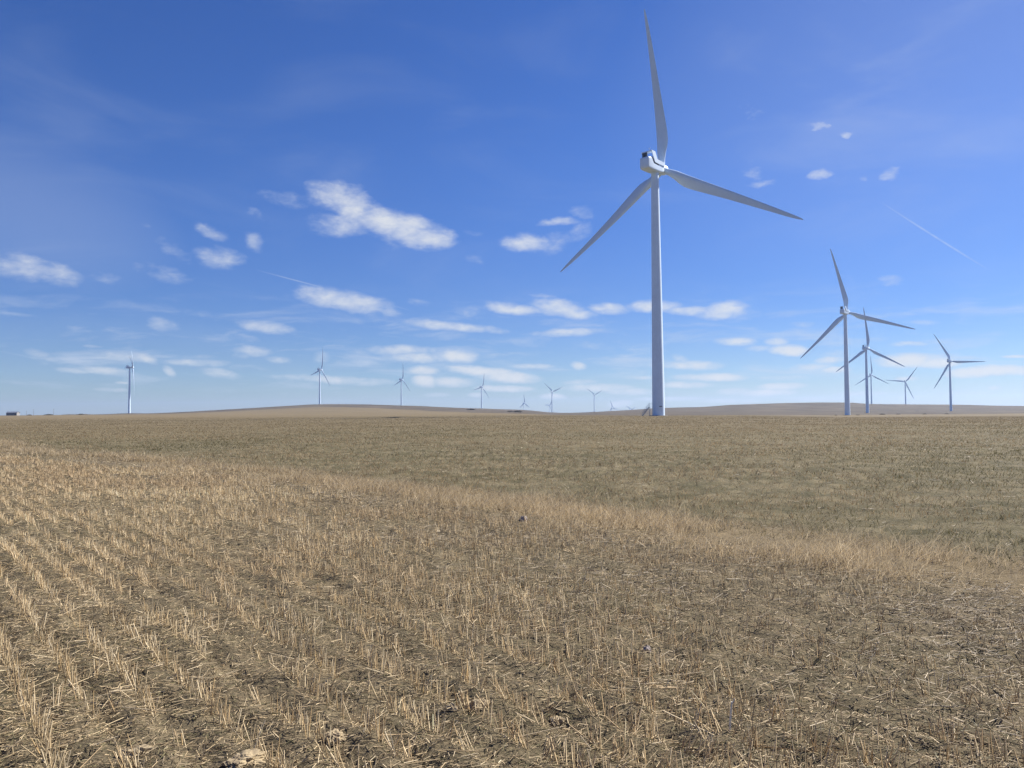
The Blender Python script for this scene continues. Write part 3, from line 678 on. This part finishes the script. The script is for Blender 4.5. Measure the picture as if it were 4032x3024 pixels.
sp = bpy.data.objects.new('shrub', None); COL.objects.link(sp); link('foliage', FOL, sp); link('stem', STEM, sp)
SH = [(1853, 1180, 7, 'dark scrub bush at the foot of the left hill, left of a small turbine tower'), (2038, 1000, 8, 'dark scrub bush on the slope just left of the skyline dip'),
      (2010, 1040, 5, 'smaller dark bush close to the left of the scrub by the skyline dip'), (3475, 770, 3.6, 'broad dark bush on the field edge right of the middle sized turbine tower'),
      (3537, 775, 2.4, 'low bush on the field edge under the turbine with its blade pointing left'), (3640, 775, 2.2, 'low bush on the field edge left of the farthest right turbine'),
      (3727, 775, 2.6, 'low bush on the field edge just below the farthest right turbine'), (3378, 600, 1.5, 'small scrub tuft right beside the second largest turbine foot'),
      (3292, 610, 1.4, 'small scrub tuft left of the second largest turbine foot'), (116, 1150, 4.5, 'dark bush on the skyline between the shed and the tall poles'),
      (190, 1100, 6, 'long low dark bush below the tallest utility pole'), (318, 1085, 5, 'dark bush on the low mound on the left skyline')]
for i, (px, D, s, lab) in enumerate(SH):
    o = sp if i == 0 else copy_thing(sp)
    x, y, z = gpt(px, D); o.location = (x, y, z); o.scale = (s, s * .8, s * .45); o.rotation_euler = (0, 0, i * 1.3); tag(o, lab, 'bush', 'scattered scrub bushes in the distance')

# ------------------------------------------------------------------ stones and a stick in the stubble
def gnd_at(px, py):
    d = ray(px, py); t = (0 - EYE[2]) / d[2]
    for _ in range(6):
        p = EYE + d * t; t = (gz(p[0], p[1]) - EYE[2]) / d[2]
    return EYE + d * t
CREAM, q, b = material('cream_stone', .9, .15)
tc = q.n('ShaderNodeTexCoord').outputs['Object']; n1 = q.noise(tc, 9, 6, .65); n2 = q.noise(tc, 2.2, 4)
q.put(b.inputs['Base Color'], q.mix(q.smooth(n1, .34, .58), (.22, .17, .11), q.mix(n2, (.44, .355, .225), (.33, .255, .15))))
GREY = plain('grey_stone', (.34, .29, .26), .85, .2, .3, 8)
def rock(seed, a, bq, c, mat, rough=.35, name='stone'):
    import bmesh
    bm = bmesh.new(); bmesh.ops.create_icosphere(bm, subdivisions=5, radius=1)
    for v in bm.verts:
        p = v.co; k = 1 + rough * (float(fbm(p.x * 1.3 + seed, p.y * 1.3 + p.z * .9 + seed, 1.5, seed, 4)) - .5) * 2
        k += rough * .45 * (abs(float(fbm(p.x * 3 + seed, p.y * 3 - p.z * 2 + 9, 1.6, seed + 5, 3)) - .5) * 2 - .3)
        v.co = Vector((p.x * k * a, p.y * k * bq, p.z * k * c))
    me = bpy.data.meshes.new(name); bm.to_mesh(me); bm.free(); me.materials.append(mat)
    me.polygons.foreach_set('use_smooth', np.ones(len(me.polygons), bool)); me.set_sharp_from_angle(angle=math.radians(28)); return me
RK = [(538, 2968, .085, .05, 0.029, CREAM, 'long cream coloured stone half buried in straw, nearest the left bottom corner'),
      (968, 3000, .092, .055, 0.030, CREAM, 'flat cream stone cut by the bottom edge, largest of the pale stones'),
      (1316, 2910, .055, .05, 0.032, CREAM, 'round crumpled cream stone with a dark hollow beside it'),
      (1780, 2790, .042, .03, .018, CREAM, 'small flat cream stone just left of a larger pale one'),
      (1892, 2778, .075, .05, 0.026, CREAM, 'cream stone behind upright stubble stalks in the bottom centre'),
      (2196, 2846, .05, .035, .026, CREAM, 'jagged cream stone right of the bottom centre, beside a stubble tuft'),
      (2547, 2567, .035, .03, .035, GREY, 'rounded pinkish grey stone in the shorter stubble'),
      (2063, 2053, .07, .06, .075, GREY, 'grey stone at the near edge of the golden grass strip')]
for i, (px, py, a, bq, c, mat, lab) in enumerate(RK):
    p = gnd_at(px, py); o = link('stone', rock(i * 3 + 2, a, bq, c, mat, 0.62 if mat is CREAM else .3), None, (p[0], p[1], p[2] + c * .12), (0, 0, i * .8))
    tag(o, lab, 'stone', 'stones lying in the stubble')
BONE = plain('bleached_stalk', (.62, .58, .50), .7, .3, .15, 12)
p = gnd_at(2872, 2880); mb = MB(); mb.tube((0, 0, -.02), (.006, 0, .07), .006, 8, .005); mb.tube((.006, 0, .068), (.014, -.004, .15), .005, 8, .004); mb.tube((.012, -.002, .13), (.03, 0, .165), .003, 6, .002)
tag(link('stalk', mb.mesh('stalk', BONE), None, p), 'thick bleached white stalk standing upright in the right foreground', 'stalk')

# ------------------------------------------------------------------ air
hz, q, b = material('haze_air')
q.t.nodes.clear(); o_ = q.n('ShaderNodeOutputMaterial'); pv = q.n('ShaderNodeVolumePrincipled')
pv.inputs['Color'].default_value = (.56, .72, 1.0, 1); pv.inputs['Density'].default_value = 7.5e-5; pv.inputs['Anisotropy'].default_value = .25
q.t.links.new(pv.outputs[0], o_.inputs['Volume'])
mb = MB(); mb.box((0, 0, 25), (19400, 19400, 230)); hzo = link('haze', mb.mesh('haze', hz)); tag(hzo, 'thin blue haze over the far fields and hills', 'haze', kind='stuff')
